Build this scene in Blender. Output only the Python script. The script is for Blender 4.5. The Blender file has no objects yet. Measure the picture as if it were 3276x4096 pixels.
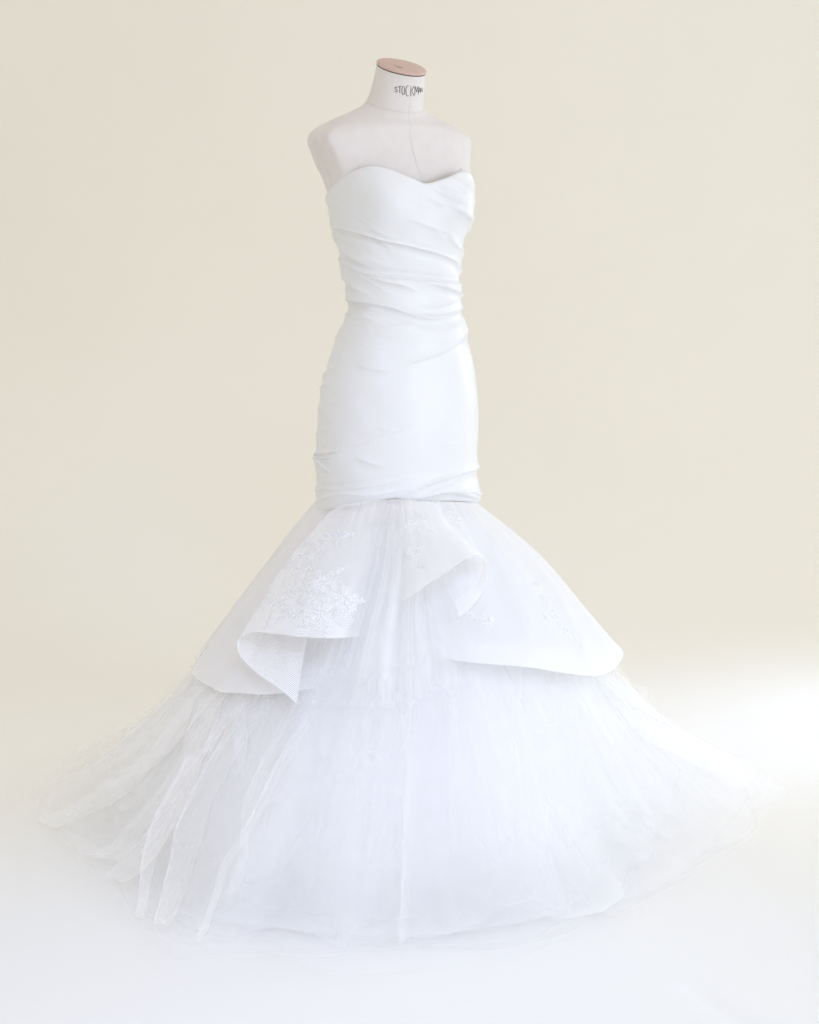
import bpy, bmesh, math, random
import numpy as np
from mathutils import Vector

# ------------------------------------------------------------------ camera
scene = bpy.context.scene
cam_data = bpy.data.cameras.new("camera")
cam = bpy.data.objects.new("camera", cam_data)
scene.collection.objects.link(cam)
cam.location = (0.0, -3.0, 1.15)
cam.rotation_euler = (math.radians(90), 0, 0)
cam_data.sensor_fit = 'VERTICAL'
cam_data.sensor_height = 36.0
cam_data.lens = 52.1
cam_data.shift_y = -272.0 / 1024.0
cam_data.clip_start = 0.05
cam_data.clip_end = 100
scene.camera = cam

# ------------------------------------------------------------------ world, lamps, exposure
world = bpy.data.worlds.new("World")
scene.world = world
world.use_nodes = True
bg = world.node_tree.nodes["Background"]
bg.inputs[0].default_value = (1.0, 0.967, 0.90, 1)
bg.inputs[1].default_value = 0.785


def lamp(name, kind, loc, target, power, color, size=1.0, size_y=None, spread=None, **kw):
    d = bpy.data.lights.new(name, kind)
    d.energy = power
    d.color = color
    if kind == 'AREA':
        d.shape = 'RECTANGLE'
        d.size = size
        d.size_y = size_y or size
        if spread:
            d.spread = math.radians(spread)
    for k, v in kw.items():
        setattr(d, k, v)
    o = bpy.data.objects.new(name, d)
    scene.collection.objects.link(o)
    o.location = loc
    o.rotation_euler = (Vector(target) - Vector(loc)).to_track_quat('-Z', 'Y').to_euler()
    return o


lamp("front_window_light", 'AREA', (3.2, -2.3, 1.25), (0, -0.1, 0.75), 45, (0.73, 0.83, 1.0), 1.6, 1.7)
lamp("side_window_light", 'AREA', (3.0, 1.7, 1.35), (0, 0, 0.8), 4.8, (0.80, 0.91, 1.0), 0.9, 1.7, spread=80)
lamp("floor_fill_light", 'AREA', (0.6, -4.0, 3.1), (-0.35, -0.75, 0.0), 6.0, (0.47, 0.60, 1.0), 1.4, 1.0, spread=46)  # added fill high behind the camera, cools and brightens the front floor; no window there
lamp("daylight_patch", 'SPOT', (4.0, 0.9, 2.2), (1.15, 0.52, 0.0), 430, (0.46, 0.61, 1.0),
     spot_size=math.radians(20), spot_blend=1.0, shadow_soft_size=0.3)

vs = scene.view_settings
vs.view_transform = 'Standard'
vs.look = 'None'
vs.exposure = 0.08
vs.gamma = 1.0
vs.use_curve_mapping = False
cy = scene.cycles
cy.use_denoising = True
cy.max_bounces = 10
cy.diffuse_bounces = 6
cy.transmission_bounces = 6
cy.transparent_max_bounces = 32
cy.use_adaptive_sampling = True
cy.adaptive_threshold = 0.05
cy.adaptive_min_samples = 24
cy.sample_clamp_indirect = 4.0

# GEO BEGIN ------------------------------------------------------------------
TH = math.radians(30)
FV = np.array([math.sin(TH), -math.cos(TH), 0.0])      # the way the form faces
LV = np.array([math.cos(TH), math.sin(TH), 0.0])       # its left hand side
X0 = -0.021


def smooth(a, b, x):
    t = np.clip((x - a) / (b - a), 0, 1)
    return t * t * (3 - 2 * t)


def pchip(x, xs, ys):
    """monotone cubic through (xs, ys)"""
    xs = np.asarray(xs, float); ys = np.asarray(ys, float)
    h = np.diff(xs); d = np.diff(ys) / h
    m = np.zeros_like(ys)
    m[1:-1] = np.where(d[:-1] * d[1:] > 0, 2 * d[:-1] * d[1:] / (d[:-1] + d[1:] + 1e-12 * np.sign(d[:-1] + d[1:] + 1e-30)), 0)
    m[0] = d[0]; m[-1] = d[-1]
    x = np.clip(x, xs[0], xs[-1])
    i = np.clip(np.searchsorted(xs, x) - 1, 0, len(xs) - 2)
    t = (x - xs[i]) / h[i]
    return ((2*t**3 - 3*t**2 + 1) * ys[i] + (t**3 - 2*t**2 + t) * h[i] * m[i]
            + (-2*t**3 + 3*t**2) * ys[i+1] + (t**3 - t**2) * h[i] * m[i+1])


def noise1(x, seed, period):
    """smooth periodic value noise, x in cells"""
    r = np.random.RandomState(seed).rand(period) * 2 - 1
    i = np.floor(x).astype(int); t = x - i
    t = t * t * (3 - 2 * t)
    return r[i % period] * (1 - t) + r[(i + 1) % period] * t


def noise2(x, y, seed, n=64):
    r = np.random.RandomState(seed).rand(n, n) * 2 - 1
    i = np.floor(x).astype(int); j = np.floor(y).astype(int)
    s = x - i; t = y - j
    s = s * s * (3 - 2 * s); t = t * t * (3 - 2 * t)
    return ((r[i % n, j % n] * (1 - s) + r[(i + 1) % n, j % n] * s) * (1 - t)
            + (r[i % n, (j + 1) % n] * (1 - s) + r[(i + 1) % n, (j + 1) % n] * s) * t)


# silhouette of the satin sheath seen from the camera: z, left and right edge (m from X axis)
SIL = np.array([
    (0.560, -0.1885, 0.1375), (0.598, -0.1885, 0.1375), (0.636, -0.1865, 0.1395), (0.674, -0.187, 0.1365), (0.713, -0.1883, 0.1360),
    (0.770, -0.184, 0.1375), (0.818, -0.181, 0.1370), (0.866, -0.175, 0.1327), (0.895, -0.1665, 0.1285),
    (0.929, -0.155, 0.1215), (0.963, -0.1410, 0.1145), (0.991, -0.1295, 0.1065), (1.011, -0.125, 0.1015),
    (1.059, -0.128, 0.1000), (1.088, -0.1365, 0.1005), (1.126, -0.1423, 0.1025), (1.160, -0.1519, 0.1105),
    (1.203, -0.1615, 0.1205), (1.241, -0.170, 0.1235), (1.270, -0.175, 0.1225), (1.300, -0.177, 0.1195)])
RHO = np.array([(0.56, 0.80), (0.80, 0.78), (0.95, 0.76), (1.05, 0.76), (1.20, 0.84), (1.30, 0.84)])


def sheath(phi, z, inset=0.0):
    """body surface point; phi = 0 front, positive towards image right"""
    l = pchip(z, SIL[:, 0], SIL[:, 1]); r = pchip(z, SIL[:, 0], SIL[:, 2])
    hw = (r - l) / 2 - inset; xc = (r + l) / 2
    rho = pchip(z, RHO[:, 0], RHO[:, 1])
    a = hw / np.sqrt(math.cos(TH)**2 + (rho * math.sin(TH))**2) * 0.985
    b = a * rho
    n = 2.25
    s, c = np.sin(phi), np.cos(phi)
    ls = a * np.sign(s) * np.abs(s)**(2 / n)
    fs = b * np.sign(c) * np.abs(c)**(2 / n)
    fs = fs * np.where(c < 0, 0.92, 1.0)
    for p0 in (-0.62, 0.62):
        g = np.exp(-((phi - p0) / 0.42)**2 - ((z - 1.225) / 0.055)**2)
        ls = ls + 0.010 * g * np.sin(p0); fs = fs + 0.018 * g
    g = np.exp(-(phi / 0.22)**2 - ((z - 1.225) / 0.05)**2)
    fs = fs - 0.007 * g
    C = np.stack([xc, 0 * xc, z], -1)
    return C + ls[..., None] * LV + fs[..., None] * FV


NECKLINE = [(-3.2, 1.225), (-2.4, 1.225), (-1.975, 1.239), (-1.674, 1.249), (-1.451, 1.261), (-1.224, 1.276), (-0.9971, 1.288), (-0.735, 1.294), (-0.4992, 1.288), (-0.3114, 1.278), (-0.1541, 1.269), (-0.02748, 1.261), (0.09481, 1.266), (0.2608, 1.275), (0.501, 1.286), (0.7674, 1.29), (0.964, 1.277), (2.6, 1.225), (3.2, 1.225)]
HEMLINE = [(-3.2, 0.6), (-2.6, 0.6), (-1.801, 0.6091), (-1.355, 0.6239), (-0.9403, 0.6369), (-0.6084, 0.6471), (-0.4293, 0.6517), (-0.2546, 0.6471), (0.05114, 0.6396), (0.3132, 0.635), (0.8766, 0.6183), (2.6, 0.6), (3.2, 0.6)]


def ztop(phi):
    a = np.array(NECKLINE)
    return pchip(phi, a[:, 0], a[:, 1])


def zbot(phi):
    a = np.array(HEMLINE)
    return pchip(phi, a[:, 0], a[:, 1])


# upper part of the form: ring centre z, image left/right edges, depth, forward tilt (deg), clamp of the arm plate
RINGS = np.array([
    (1.200, -0.150, 0.118, 0.104, 0, 1.02), (1.240, -0.157, 0.119, 0.099, 0, 1.04),
    (1.270, -0.168, 0.122, 0.096, 0, 1.08), (1.298, -0.1825, 0.1190, 0.0925, 0, 1.12), (1.325, -0.193, 0.1205, 0.0875, 0, 1.14),
    (1.347, -0.2000, 0.1225, 0.0820, 0, 1.15), (1.358, -0.1970, 0.1210, 0.0785, 2, 1.145),
    (1.367, -0.188, 0.1150, 0.0755, 4, 1.13), (1.376, -0.173, 0.1045, 0.0725, 6, 1.10),
    (1.385, -0.153, 0.090, 0.0695, 8, 1.06), (1.394, -0.134, 0.073, 0.0660, 11, 1.03),
    (1.402, -0.118, 0.056, 0.0625, 14, 1.0), (1.410, -0.101, 0.041, 0.0590, 17, 1.0),
    (1.418, -0.0905, 0.0315, 0.0565, 19, 1.0), (1.428, -0.0840, 0.0275, 0.0545, 20, 1.0),
    (1.453, -0.0760, 0.0285, 0.0525, 21, 1.0), (1.475, -0.0705, 0.0305, 0.051, 22, 1.0),
    (1.496, -0.0665, 0.0325, 0.050, 22, 1.0)])
RT = np.concatenate([[0], np.cumsum(np.hypot(np.diff(RINGS[:, 0]), np.diff(RINGS[:, 1])))])


def form(phi, t, grow=0.0):
    """upper torso and neck of the dress form, t along RT"""
    z, l, r, b, tilt, k = [pchip(t, RT, RINGS[:, i]) for i in range(6)]
    hw = (r - l) / 2 + grow; xc = (r + l) / 2; b = b + grow
    fe = np.sqrt(np.clip(1 - 1 / k**2, 0, 1)) * b
    # half width along the body so that the silhouette comes out as hw
    w_cl = (hw - fe * math.sin(TH)) / math.cos(TH)
    w_el = np.sqrt(np.clip(hw**2 - (b * math.sin(TH))**2, 1e-6, None)) / math.cos(TH)
    mixk = smooth(1.0, 1.1, k)
    w = w_cl * mixk + w_el * (1 - mixk)
    a = w * k
    n = 2.0 + 0.3 * mixk
    s, c = np.sin(phi), np.cos(phi)
    ls = a * np.sign(s) * np.abs(s)**(2 / n)
    fs = b * np.sign(c) * np.abs(c)**(2 / n)
    q = 50.0
    soft = ls / (1 + np.abs(ls / w)**q)**(1 / q)
    ls = ls * (1 - mixk) + soft * 1.02 * mixk
    dz = -fs * np.tan(np.radians(tilt))
    # collar bones and chest
    C = np.stack([xc, 0 * xc, z + dz], -1)
    return C + ls[..., None] * LV + fs[..., None] * FV


# ------------- skirt: base surface of the tulle, psi = 0 towards the camera, positive to the right
PROF = np.array([(0, .140, .612), (.12, .195, .545), (.25, .260, .455), (.4, .350, .350), (.55, .418, .250),
                 (.7, .482, .160), (.82, .540, .092), (.92, .605, .036), (1.0, .665, .006)])
HEMR = np.array([(-180, .80), (-120, .78), (-90, .745), (-75, .68), (-60, .655), (-43, .685), (-31, .705), (-20, .68),
                 (-10, .67), (0, .655), (20, .63), (37, .615), (50, .615), (65, .64), (85, .71), (95, .77), (120, .78), (180, .80)])


def skirt(psi, v, scale=1.0):
    r = pchip(v, PROF[:, 0], PROF[:, 1]); z = pchip(v, PROF[:, 0], PROF[:, 2])
    R = pchip(np.degrees((psi + math.pi) % (2 * math.pi) - math.pi), HEMR[:, 0], HEMR[:, 1])
    r = r * (1 + (R / 0.665 - 1) * smooth(0.45, 1.0, v)) * scale
    return np.stack([X0 + r * np.sin(psi), -r * np.cos(psi), z], -1)


def spline_w(u, n):
    """cardinal spline: index quadruple and weights"""
    i = np.clip(np.floor(u).astype(int), 0, n - 2); t = u - i
    w = np.stack([-.5*t**3 + t**2 - .5*t, 1.5*t**3 - 2.5*t**2 + 1, -1.5*t**3 + 2*t**2 + .5*t, .5*t**3 - .5*t**2], -1)
    idx = np.stack([np.clip(i - 1, 0, n - 1), i, i + 1, np.clip(i + 2, 0, n - 1)], -1)
    # linear extrapolation at the ends
    lo = (i == 0); hi = (i == n - 2)
    w2 = w.copy()
    w2[lo, 1] += 2 * w[lo, 0]; w2[lo, 2] -= w[lo, 0]; w2[lo, 0] = 0
    w3 = w2.copy()
    w3[hi, 2] += 2 * w2[hi, 3]; w3[hi, 1] -= w2[hi, 3]; w3[hi, 3] = 0
    return idx, w3


def loft(C, u, v):
    """spline surface through control grid C[nc, nr, 3]; u, v in 0..1"""
    C = np.asarray(C, float)
    iu, wu = spline_w(u * (C.shape[0] - 1), C.shape[0])
    iv, wv = spline_w(v * (C.shape[1] - 1), C.shape[1])
    out = 0
    for a in range(4):
        for b in range(4):
            out = out + (wu[..., a] * wv[..., b])[..., None] * C[iu[..., a], iv[..., b]]
    return out


FLOUNCES = {
    'left': [
        [(-0.0109, -0.16, 0.6522), (-0.0241, -0.22, 0.5932), (-0.0364, -0.3, 0.5227), (-0.0525, -0.36, 0.4478)],
        [(-0.0473, -0.165, 0.6531), (-0.0639, -0.23, 0.5952), (-0.0793, -0.31, 0.525), (-0.0981, -0.385, 0.4494)],
        [(-0.0835, -0.168, 0.65), (-0.1035, -0.24, 0.5928), (-0.1218, -0.325, 0.5242), (-0.1428, -0.41, 0.4544)],
        [(-0.1092, -0.162, 0.6453), (-0.1454, -0.235, 0.5873), (-0.1692, -0.32, 0.523), (-0.1882, -0.402, 0.4548)],
        [(-0.1278, -0.152, 0.6398), (-0.18, -0.22, 0.5754), (-0.2142, -0.295, 0.5128), (-0.2377, -0.37, 0.4513)],
        [(-0.143, -0.14, 0.6322), (-0.2104, -0.195, 0.5567), (-0.2552, -0.255, 0.4893), (-0.2852, -0.32, 0.4406)],
        [(-0.153, -0.125, 0.6239), (-0.2322, -0.17, 0.536), (-0.2811, -0.225, 0.4634), (-0.3148, -0.28, 0.4134)],
        [(-0.1496, -0.12, 0.6212), (-0.2264, -0.175, 0.5208), (-0.2748, -0.235, 0.4455), (-0.3081, -0.3, 0.3911)],
        [(-0.144, -0.12, 0.6212), (-0.2086, -0.195, 0.5073), (-0.2463, -0.275, 0.4339), (-0.2734, -0.335, 0.3702)],
        [(-0.1343, -0.13, 0.623), (-0.1841, -0.225, 0.5008), (-0.2156, -0.31, 0.4258), (-0.2308, -0.372, 0.3541)],
        [(-0.1267, -0.135, 0.6239), (-0.1604, -0.25, 0.5022), (-0.1867, -0.34, 0.4254), (-0.1984, -0.4, 0.3367)],
    ],
    'center': [
        [(-0.0752, -0.14, 0.6469), (-0.0741, -0.18, 0.5897), (-0.0728, -0.23, 0.533), (-0.0718, -0.27, 0.4719)],
        [(-0.0427, -0.164, 0.6547), (-0.0419, -0.22, 0.6021), (-0.0384, -0.275, 0.5474), (-0.0345, -0.31, 0.4888)],
        [(-0.0154, -0.17, 0.6558), (-0.0106, -0.235, 0.6068), (-0.0043, -0.3, 0.559), (0.0017, -0.345, 0.511)],
        [(0.0027, -0.17, 0.654), (0.0142, -0.238, 0.6101), (0.0242, -0.305, 0.5722), (0.0339, -0.36, 0.5383)],
        [(0.02, -0.166, 0.6514), (0.0408, -0.23, 0.613), (0.0572, -0.298, 0.5863), (0.0695, -0.356, 0.5611)],
        [(0.0346, -0.16, 0.6495), (0.0652, -0.215, 0.6127), (0.0872, -0.28, 0.5939), (0.1006, -0.34, 0.5789)],
        [(0.0456, -0.155, 0.6477), (0.0835, -0.2, 0.6054), (0.1098, -0.26, 0.588), (0.1247, -0.318, 0.5793)],
        [(0.0512, -0.15, 0.6459), (0.0917, -0.195, 0.5972), (0.1234, -0.25, 0.5745), (0.1419, -0.3, 0.5556)],
        [(0.0484, -0.15, 0.645), (0.0863, -0.195, 0.5882), (0.1164, -0.25, 0.5507), (0.1368, -0.3, 0.514)],
        [(0.0393, -0.15, 0.645), (0.0653, -0.21, 0.5823), (0.0858, -0.27, 0.5332), (0.1055, -0.325, 0.4813)],
        [(0.0256, -0.15, 0.645), (0.0384, -0.215, 0.5788), (0.0462, -0.28, 0.5224), (0.0665, -0.34, 0.4552)],
    ],
    'right': [
        [(0.0164, -0.158, 0.6518), (0.0053, -0.225, 0.5764), (0.0052, -0.285, 0.4931), (0.0155, -0.32, 0.4225)],
        [(0.0392, -0.157, 0.6498), (0.0382, -0.23, 0.5774), (0.0416, -0.295, 0.4955), (0.0562, -0.345, 0.4021)],
        [(0.0694, -0.15, 0.6468), (0.109, -0.235, 0.5608), (0.1192, -0.305, 0.4806), (0.1249, -0.368, 0.3984)],
        [(0.0945, -0.138, 0.6438), (0.1559, -0.205, 0.5544), (0.1904, -0.275, 0.4645), (0.2111, -0.345, 0.385)],
        [(0.1138, -0.115, 0.6388), (0.1966, -0.16, 0.5493), (0.2553, -0.215, 0.4494), (0.2935, -0.275, 0.3526)],
        [(0.1273, -0.08, 0.6316), (0.2283, -0.105, 0.546), (0.3031, -0.135, 0.4458), (0.3622, -0.175, 0.3198)],
        [(0.1347, -0.04, 0.6236), (0.2473, -0.055, 0.5356), (0.3387, -0.065, 0.4286), (0.4086, -0.09, 0.3134)],
        [(0.1385, 0, 0.6155), (0.2577, 0, 0.5184), (0.3616, 0, 0.3972), (0.4328, 0, 0.3164)],
        [(0.1369, 0.05, 0.6056), (0.2468, 0.08, 0.5015), (0.3409, 0.1, 0.3781), (0.4181, 0.12, 0.2931)],
        [(0.1077, 0.11, 0.5949), (0.1826, 0.2, 0.4834), (0.2397, 0.28, 0.3564), (0.2869, 0.34, 0.2562)],
        [(0.0181, 0.135, 0.5945), (0.024, 0.26, 0.4762), (0.03, 0.34, 0.3633), (0.0305, 0.4, 0.2619)],
        [(-0.092, 0.12, 0.5971), (-0.1672, 0.22, 0.4844), (-0.2341, 0.29, 0.3645), (-0.2805, 0.34, 0.2616)],
    ],
    'drape_a': [
        [(-0.1258, -0.135, 0.6368), (-0.1672, -0.21, 0.5286), (-0.2146, -0.29, 0.4161), (-0.258, -0.335, 0.3155)],
        [(-0.075, -0.145, 0.6404), (-0.1033, -0.245, 0.5364), (-0.1469, -0.335, 0.4283), (-0.1865, -0.38, 0.3296)],
        [(-0.0475, -0.15, 0.6413), (-0.0674, -0.27, 0.5332), (-0.0994, -0.35, 0.4324), (-0.1253, -0.395, 0.331)],
        [(-0.0219, -0.15, 0.6413), (-0.0323, -0.28, 0.5267), (-0.0525, -0.358, 0.4303), (-0.0641, -0.405, 0.3325)],
        [(0, -0.15, 0.6413), (-0.0017, -0.28, 0.5267), (-0.0059, -0.36, 0.4351), (-0.0033, -0.405, 0.3358)],
        [(0.0165, -0.148, 0.641), (0.0227, -0.275, 0.5256), (0.0339, -0.355, 0.4422), (0.06, -0.4, 0.3625)],
        [(0.0302, -0.145, 0.6386), (0.0552, -0.265, 0.5145), (0.088, -0.335, 0.4411), (0.133, -0.375, 0.3718)],
    ],
    'drape_b': [
        [(-0.0935, -0.14, 0.6359), (-0.1263, -0.225, 0.5141), (-0.1659, -0.305, 0.4115), (-0.196, -0.365, 0.2759)],
        [(-0.0568, -0.142, 0.638), (-0.0679, -0.25, 0.5199), (-0.0916, -0.33, 0.4184), (-0.1061, -0.395, 0.2692)],
        [(-0.0339, -0.144, 0.6384), (-0.0386, -0.265, 0.5145), (-0.0528, -0.345, 0.414), (-0.0598, -0.41, 0.2659)],
        [(-0.011, -0.144, 0.6384), (-0.0105, -0.27, 0.5157), (-0.0102, -0.35, 0.4069), (-0.0058, -0.415, 0.2635)],
        [(0.0119, -0.142, 0.638), (0.0245, -0.265, 0.5145), (0.0409, -0.345, 0.414), (0.0565, -0.41, 0.2742)],
        [(0.0348, -0.14, 0.6359), (0.0642, -0.255, 0.5122), (0.1051, -0.335, 0.4112), (0.1403, -0.395, 0.2859)],
        [(0.0532, -0.138, 0.6337), (0.1, -0.24, 0.5087), (0.1615, -0.32, 0.407), (0.2091, -0.37, 0.2944)],
    ],
    'ribbon_a': [
        [(0.4139, 0.06, 0.2762), (0.4325, 0.08, 0.2468), (0.4571, 0.1, 0.2151)],
        [(0.4212, 0.07, 0.2743), (0.4418, 0.09, 0.2439), (0.4706, 0.11, 0.2081)],
        [(0.4295, 0.08, 0.2705), (0.4531, 0.1, 0.237), (0.4831, 0.12, 0.1991)],
    ],
    'ribbon_b': [
        [(0.4492, 0.1, 0.225), (0.4512, 0.1, 0.2061), (0.4551, 0.1, 0.1793)],
        [(0.4785, 0.11, 0.2151), (0.4781, 0.12, 0.1951), (0.4761, 0.12, 0.1631)],
        [(0.5057, 0.13, 0.201), (0.5037, 0.13, 0.184), (0.5017, 0.13, 0.1539)],
    ],
}
FOLDS = [
    (4.6, 20, 3.2, [(-1.792, 1.175), (-1.574, 1.174), (-1.15, 1.167), (-0.753, 1.154), (-0.198, 1.139), (0.108, 1.127), (0.462, 1.115), (0.811, 1.102), (1.095, 1.085)]),
    (3.6, 7, 6, [(0.252, 1.169), (0.379, 1.155), (0.588, 1.14), (1.073, 1.126), (1.078, 1.117)]),
    (4.4, 9, 6, [(0.226, 1.218), (0.431, 1.208), (0.615, 1.198), (0.92, 1.188), (0.981, 1.171)]),
    (3.2, 9, 5, [(-1.975, 1.154), (-1.7, 1.135), (-1.386, 1.116), (-1.063, 1.104), (-0.683, 1.087)]),
    (4.2, 4.5, 14, [(-1.962, 1.114), (-1.412, 1.096), (-1.084, 1.086), (-0.731, 1.081), (-0.438, 1.078), (-0.128, 1.073), (0.221, 1.067), (1.099, 1.059)]),
    (2.6, 10, 3.5, [(-1.089, 1.084), (-0.709, 1.071), (-0.324, 1.061), (-0.036, 1.045)]),
    (5, 9, 3, [(-0.032, 1.066), (0.173, 1.061), (0.484, 1.053), (1.099, 1.036)]),
    (3, 8, 5, [(-1.958, 1.081), (-1.547, 1.064), (-1.229, 1.05), (-0.875, 1.04)]),
    (4.8, 13, 3.2, [(-1.949, 1.03), (-1.312, 1.029), (-0.932, 1.025), (-0.538, 1.017), (-0.346, 1.007), (-0.124, 0.999), (0.029, 0.9953), (0.374, 0.999), (1.099, 1.013)]),
    (3.6, 6, 9, [(-1.971, 1.001), (-1.084, 1.009), (-0.753, 1.006), (-0.46, 0.9888)]),
    (3.8, 7, 10, [(-1.971, 0.9527), (-1.696, 0.9814), (-1.478, 0.9934), (-1.181, 0.999), (-0.914, 0.9925), (-0.652, 0.986)]),
    (3.4, 8, 4, [(0.545, 0.9444), (0.916, 0.9545), (1.108, 0.9675)]),
    (1.8, 8, 6, [(-0.766, 0.9814), (-0.434, 0.9786), (-0.006, 0.9879)]),
    (1.8, 10, 5, [(-0.953, 1.18), (-0.661, 1.163), (-0.394, 1.152)]),
    (2, 13, 6, [(-0.373, 1.196), (-0.089, 1.184), (0.265, 1.164)]),
    (2.4, 9, 4, [(-0.189, 1.016), (0.204, 1.02), (0.767, 1.03)]),
    (1.8, 8, 4, [(-0.849, 1.153), (-0.626, 1.14), (-0.46, 1.127)]),
    (1.8, 9, 5, [(-1.386, 1.114), (-0.879, 1.108), (-0.368, 1.092)]),
    (2.6, 6, 5, [(0.243, 1.276), (0.453, 1.26), (0.654, 1.245)]),
    (2.6, 8, 6, [(0.038, 1.262), (0.23, 1.246), (0.575, 1.218)]),
    (2.4, 5, 5, [(0.567, 1.289), (0.802, 1.277), (0.907, 1.257)]),
    (1.5, 10, 8, [(-0.084, 1.245), (-0.001, 1.232), (0.23, 1.215)]),
    (2.4, 5, 4, [(-1.975, 1.165), (-1.975, 1.158), (-1.495, 1.155)]),
    (1.2, 12, 12, [(-1.211, 1.252), (-0.993, 1.268), (-0.884, 1.276)]),
    (2.4, 5, 5, [(-1.954, 1.055), (-1.696, 1.04), (-1.447, 1.032)]),
    (1.6, 10, 8, [(-0.901, 0.9675), (-0.582, 0.9657), (-0.329, 0.9555)]),
    (1.8, 9, 8, [(0.095, 0.9536), (0.353, 0.9684), (1.108, 0.9814)]),
    (2.2, 9, 3.4, [(-1.098, 0.9082), (-0.822, 0.9008), (-0.643, 0.8971), (-0.46, 0.8962)]),
    (1.5, 9, 9, [(-0.447, 0.9027), (-0.163, 0.9082), (0.047, 0.9175), (0.479, 0.9369), (0.855, 0.9508)]),
    (1.6, 9, 5, [(-0.691, 0.7915), (-0.538, 0.7851), (-0.359, 0.7823)]),
    (1.8, 6, 14, [(-1.132, 0.748), (-0.814, 0.7582), (-0.595, 0.7702), (-0.403, 0.7832), (-0.233, 0.7888), (-0.01, 0.7989)]),
    (4.6, 5, 5, [(-1.962, 0.7212), (-1.425, 0.7341), (-1.194, 0.7434), (-1.001, 0.7517)]),
    (4.4, 3, 9, [(-1.962, 0.7137), (-1.416, 0.7249), (-1.207, 0.7323), (-1.049, 0.7425)]),
    (2, 10, 4, [(-1.006, 0.7323), (-0.796, 0.7249), (-0.639, 0.7165), (-0.46, 0.7137)]),
    (2.6, 5, 6, [(-1.748, 0.7174), (-1.552, 0.7054), (-1.32, 0.6924)]),
    (3.2, 4, 15, [(-1.94, 0.6535), (-1.307, 0.6656), (-0.905, 0.673), (-0.582, 0.6795), (-0.364, 0.6878), (-0.18, 0.6915), (-0.023, 0.685)]),
    (3.6, 6, 4, [(-0.359, 0.6498), (-0.228, 0.661), (-0.089, 0.673), (0.095, 0.6832), (0.462, 0.6897), (1.069, 0.6897)]),
    (4, 7, 3, [(-0.359, 0.6508), (-0.167, 0.6498), (-0.036, 0.6517), (0.112, 0.6572), (0.331, 0.6535), (0.654, 0.6471), (1.073, 0.6295)]),
    (2.6, 5, 4, [(-0.084, 0.6517), (0.09, 0.6647), (0.392, 0.6795)]),
    (2, 6, 12, [(-1.949, 0.623), (-1.198, 0.6591), (-0.744, 0.6582), (-0.442, 0.6628)]),
    (3, 5, 4, [(0.143, 0.6535), (0.431, 0.6471), (1.069, 0.6202)]),
    (1.4, 4, 6, [(-0.91, 0.6563), (-0.438, 0.6647), (-0.154, 0.6711)]),
    (0.9, 14, 14, [(0.021, 0.7675), (0.117, 0.7999), (0.182, 0.8314)]),
    (1.6, 6, 7, [(-1.949, 0.811), (-1.478, 0.8314), (-1.185, 0.8388)]),
    (2.2, 6, 6, [(-1.967, 0.8517), (-1.565, 0.8684), (-1.355, 0.8758)]),
    (2, 6, 6, [(-1.967, 0.8777), (-1.582, 0.898), (-1.364, 0.9045)]),
    (1.8, 6, 6, [(-1.967, 0.7619), (-1.552, 0.7786), (-1.264, 0.7841)]),
]
# GEO END ------------------------------------------------------------------

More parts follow.
